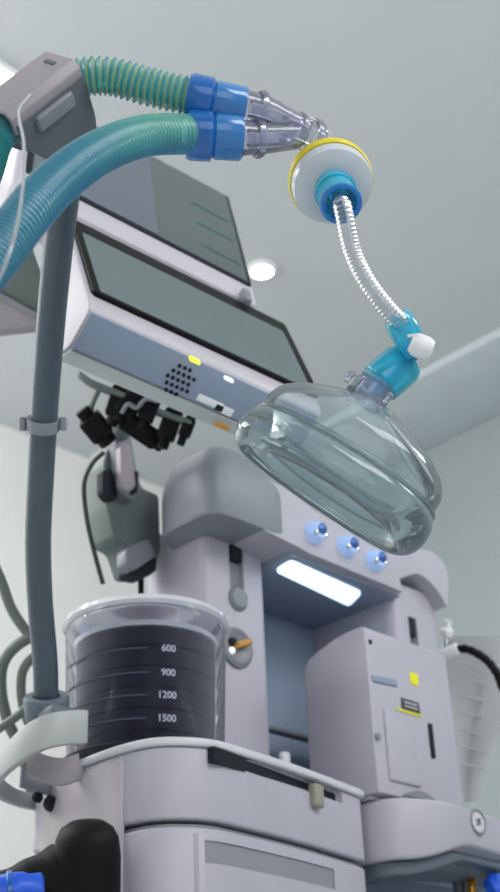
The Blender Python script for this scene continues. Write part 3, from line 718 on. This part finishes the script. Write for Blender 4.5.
# elbow
EL = at(404, 330, .99)
el = thing('elbow_connector', 'cyan elbow connector with a white cap on top of the face mask', 'connector', EL)
obj('joint', lathe_bm(EL, cv(.45, -.85, .1), [(-.014, 0), (-.014, .009), (-.010, .0112), (-.002, .0125), (.006, .012), (.014, .0100), (.022, .0080), (.022, 0)], 36), 'cyan', el)
cpc = obj('cap', lathe_bm(at(411, 342, .98), cv(.9, -.42, -.1), [(0, 0), (0, .007), (.004, .0092), (.012, .0096), (.017, .008), (.019, 0)], 32), 'white', el)
obj('cap_strap', tube([at(408, 336, .978), at(418, 336, .974), at(428, 343, .975), at(431, 350, .98)], .0014, .003, 8), 'white', cpc)

# mask -----------------------------------------------------------------
MW = cv(.56, .78, .26); ML = cv(.85, -.52, -.15); ML = (ML-MW*ML.dot(MW)).normalized(); MS = MW.cross(ML).normalized()
MC = at(338, 471, .98)
mk = thing('face_mask', 'clear plastic anaesthesia face mask with inflated cushion hanging from the cyan elbow', 'mask', MC)
LH, SH = .079, .044
def foot(a, s=1.0):   # egg outline, broad at the chin end (right), narrower nose end (left)
    c_, s_ = math.cos(a), math.sin(a)
    w_ = SH*(1-.16*(-c_))*1.0
    if c_ < 0: w_ = SH*(1-.22*c_*c_)
    return ML*(LH*s*c_)+MS*(w_*s*s_)
OFF = ML*-.008
def dome(k, lift, nang=72):
    return [MC+foot(2*math.pi*i/nang, k)+MW*lift(2*math.pi*i/nang) for i in range(nang)]
b = bmesh.new(); rings = []
PB = MC+MW*.062+ML*-.014; pr_ = .0165
sec = [(1.0, .004), (1.0, .022), (.975, .029), (.92, .035), (.80, .042), (.64, .049), (.47, .055), (.32, .060)]
for s_, z_ in sec:
    rings.append([b.verts.new(p_+OFF*(1-s_)) for p_ in dome(s_, lambda a: z_)])
circ = [b.verts.new(PB+(ML*math.cos(2*math.pi*i/72)+MS*math.sin(2*math.pi*i/72))*pr_) for i in range(72)]
rings.append(circ)
for A_, B_ in zip(rings, rings[1:]):
    for i in range(72): b.faces.new((A_[i], A_[(i+1) % 72], B_[(i+1) % 72], B_[i]))
obj('shell', b, 'shell', mk, 70)
# rim flange
def loop_tube(c_, k, r, flat=1.0, n=84, m_=18):
    b = bmesh.new(); R_ = []
    for i in range(n):
        a = 2*math.pi*i/n; p_ = c_+foot(a, k); nx = (foot(a+.01, k)-foot(a-.01, k)).normalized(); out = nx.cross(MW).normalized()
        rr = r(a) if callable(r) else r
        R_.append([b.verts.new(p_+out*math.cos(2*math.pi*j/m_)*rr+MW*math.sin(2*math.pi*j/m_)*rr*flat) for j in range(m_)])
    for i in range(n):
        A_, B_ = R_[i], R_[(i+1) % n]
        for j in range(m_): b.faces.new((A_[j], A_[(j+1) % m_], B_[(j+1) % m_], B_[j]))
    return b
obj('cushion', loop_tube(MC-MW*.008, .93, lambda a: .0105+.002*math.cos(a)**2, 1.55), 'cush', mk, 80)
obj('shell_rim', loop_tube(MC+MW*.009, 1.01, .0022), 'cush', mk, 80)
obj('seam', loop_tube(MC-MW*.012, .80, .0012), 'clrline', mk, 80)
obj('mask_port', lathe_bm(PB-MW*.002, MW, [(0, pr_), (.001, pr_+.002), (.003, pr_), (.013, pr_-.0005), (.015, pr_+.0012), (.017, pr_), (.017, pr_-.003), (0, pr_-.003)], 48, True), 'clr', mk)
for a in (.6, 2.2, 3.8, 5.4):
    pk_ = PB+(ML*math.cos(a)+MS*math.sin(a))*.024-MW*.002
    obj('hook_stud', lathe_bm(pk_, MW, [(0, 0), (0, .002), (.006, .002), (.008, .0035), (.010, .002), (.010, 0)], 12), 'clr', mk)
# cyan sleeve between mask port and elbow
SL = PB+MW*.010; E2 = at(407, 360, 1.01)
se = obj('sleeve', lathe_bm(SL, E2-SL, [(0, .0135), (0, .0150), (.006, .0155), (.008, .0174), ((E2-SL).length-.006, .0178), ((E2-SL).length-.001, .0155), ((E2-SL).length, .010), ((E2-SL).length, .008), (0.002, .012)], 44, True), 'cyan', el)
obj('neck', cyl_bm(E2-(E2-SL).normalized()*.003, EL+cv(.45, -.85, .1)*.016, .0075, 24), 'cyand', el)

# =====================================================================
# LOWER LEFT: black bag and blue connector ; LOWER RIGHT: post, clamp
# =====================================================================
bg = thing('reservoir_bag', 'black rubber reservoir bag bulging below the pale side panel at lower left', 'bag', at(90, 880, 1.25))
bpath = spline([at(-30, 905, 1.22), at(20, 890, 1.235), at(60, 878, 1.25)], .006)[0]
A_ = at(88, 960, 1.24)
obj('bag', lathe_bm(A_, at(87, 828, 1.25)-A_, [(0, 0), (.0, .031), (.10, .033), (.116, .031), (.126, .026), (.132, .017), (.134, 0)], 48), 'rub', bg)
obj('neck', tube_bm(bpath, lambda t, i: .021+.012*t*t+.0008*math.cos(i*1.3), 28), 'rub', bg)
bcn = thing('hose_connector', 'glossy blue connector at the bottom left corner beside the black bag', 'connector', at(20, 885, 1.15))
A_, B_ = at(-10, 893, 1.15), at(44, 889, 1.16)
obj('body', lathe_bm(A_, B_-A_, [(0, 0), (0, .014), (.02, .0165), (.030, .0165), (.034, .0145), (.046, .0145), ((B_-A_).length, .011), ((B_-A_).length, 0)], 32), 'blue', bcn)
obj('grip_rib', lathe_bm(A_+(B_-A_)*.3, B_-A_, [(0, .016), (.001, .0185), (.005, .0185), (.006, .016)], 32), 'cuff', bcn)
# steel post under desk
c = onY(457, 868, 1.03)
sp_ = thing('steel_post', 'slim bright steel post standing under the side desk', 'post', (c.x, 1.03, .3))
obj('post', cyl_bm(Vector((c.x, 1.03, .25)), Vector((c.x, 1.03, .94)), .0085), 'steel', sp_)
obj('post_rail', abox(c.x+.010, c.x+.018, 1.02, 1.04, .25, .94, .001), 'white', sp_)
c = onY(490, 893, .99)
bk = thing('hose_clamp', 'blue cap with a gold ring at the bottom right corner below the desk', 'clamp', c)
obj('cap', lathe_bm(c-Y*.01-X*.006, -Y+Z*.5, [(0, 0), (0, .017), (.012, .018), (.02, .012), (.022, 0)], 28), 'blue', bk)
gl_ = [c+Vector((.012+math.cos(a)*.022, .02, .008+math.sin(a)*.020)) for a in [i*math.pi/8 for i in range(-2, 11)]]
obj('ring', tube_bm(spline(gl_, .003)[0], .0055, 14), 'gold', bk)

# right: black hose with white connector, sheet
bh = thing('corrugated_hose', 'black curved hose with a white end fitting right of the right column', 'hose', at(470, 655, 1.95))
obj('hose', tube([at(450, 651, 1.97), at(466, 649, 1.96), at(484, 658, 1.95), at(496, 672, 1.94), at(503, 690, 1.94)], lambda t, i: .0065+.0006*math.cos(i*1.6), .003, 16), 'blk', bh)
obj('end_fitting', cyl_bm(at(438, 658, 1.98), at(459, 649, 1.965), .0105, 20), 'white', bh)
vk = thing('wall_valve', 'small white valve knob above the black hose beside the right column', 'valve', at(446, 632, 1.99))
obj('knob', lathe_bm(at(446, 636, 1.99), cv(.1, 1, 0), [(0, 0), (0, .010), (.010, .011), (.013, .007), (.020, .006), (.024, .007), (.026, 0)], 24), 'white', vk)
obj('stem', cyl_bm(at(446, 652, 1.985), at(446, 637, 1.99), .005, 16), 'steel', vk)
sh = bmesh.new(); rows = []
for j in range(13):
    row = []
    for i in range(13):
        x = i/12; y = j/12; xl_ = 443+18*y; xr_ = 507-24*y*y
        row.append(sh.verts.new(at(xl_+(xr_-xl_)*x, 636+166*y, 2.05-.02*math.sin(x*3)+.01*math.sin(y*5+x*4))))
    rows.append(row)
for A_, B_ in zip(rows, rows[1:]):
    for i in range(12): sh.faces.new((A_[i], A_[i+1], B_[i+1], B_[i]))
bmesh.ops.solidify(sh, geom=sh.faces[:], thickness=.001)
ps = thing('printed_sheet', 'pale curved sheet with faint grey lines hanging right of the machine', 'sheet', at(478, 800, 2.05))
obj('sheet', sh, 'paper', ps)
for j in range(7):
    y0_ = 662+j*17
    obj('print_line', tube([at(456+j, y0_, 2.018), at(468+j*.5, y0_+2, 2.018), at(478+(j*7) % 9, y0_+5, 2.018)], .0016, .004, 6), 'pline', ps)

# =====================================================================
# LIGHT, CAMERA
# =====================================================================
def area(name, loc, target, sx, sy, power, col=(1, 1, 1)):
    l = bpy.data.lights.new(name, 'AREA'); l.shape = 'RECTANGLE'; l.size = sx; l.size_y = sy; l.energy = power; l.color = col
    o = bpy.data.objects.new(name, l); COL.objects.link(o); o.location = loc
    o.rotation_euler = (Vector(target)-Vector(loc)).to_track_quat('-Z', 'Y').to_euler(); return o
area('ceiling_area_light', (-.6, 2.3, 2.66), (-.6, 2.6, 0), 1.0, .8, 22, (1, .99, .98))
area('wall_wash_light', (.2, 2.35, 2.4), (.7, 3.0, 1.5), 1.2, .4, 30, (1, .99, .98))
area('theatre_light', (.7, -1.3, 2.6), (1.1, 1.0, 1.1), 1.4, 1.2, 44, (1, .99, 1))
area('ceiling_area_light', (2.3, -.6, 2.66), (2.0, .2, 0), .6, 1.0, 22, (.98, 1, 1))
area('ceiling_uplight', (-.9, 1.5, 1.5), (-.5, 1.6, 2.7), 1.2, 1.2, 25, (.99, 1, .99))
area('ceiling_uplight', (1.6, -.6, 1.5), (1.6, -.2, 2.7), 1.0, 1.0, 10, (.96, 1, 1))
area('front_fill_light', (-1.0, -1.6, 1.3), (1.0, 1.0, 1.1), 1.8, 1.6, 15, (1, 1, 1))
w = bpy.data.worlds.new('World'); S.world = w; w.use_nodes = True
w.node_tree.nodes['Background'].inputs['Color'].default_value = (.75, .85, .9, 1); w.node_tree.nodes['Background'].inputs['Strength'].default_value = .4

cam = bpy.data.cameras.new('Camera'); co = bpy.data.objects.new('Camera', cam); COL.objects.link(co); S.camera = co
co.matrix_world = Matrix((( VR.x, VU.x, -VF.x, CAM.x), (VR.y, VU.y, -VF.y, CAM.y), (VR.z, VU.z, -VF.z, CAM.z), (0, 0, 0, 1)))
cam.sensor_fit = 'VERTICAL'; cam.sensor_height = 24; cam.sensor_width = 24; cam.lens = FPX/892*24; cam.clip_start = .02
cam.dof.use_dof = True; cam.dof.focus_distance = 1.05; cam.dof.aperture_fstop = 5.6
S.view_settings.view_transform = 'Standard'; S.view_settings.look = 'None'
S.cycles.use_denoising = True; S.cycles.transparent_max_bounces = 24; S.cycles.max_bounces = 8
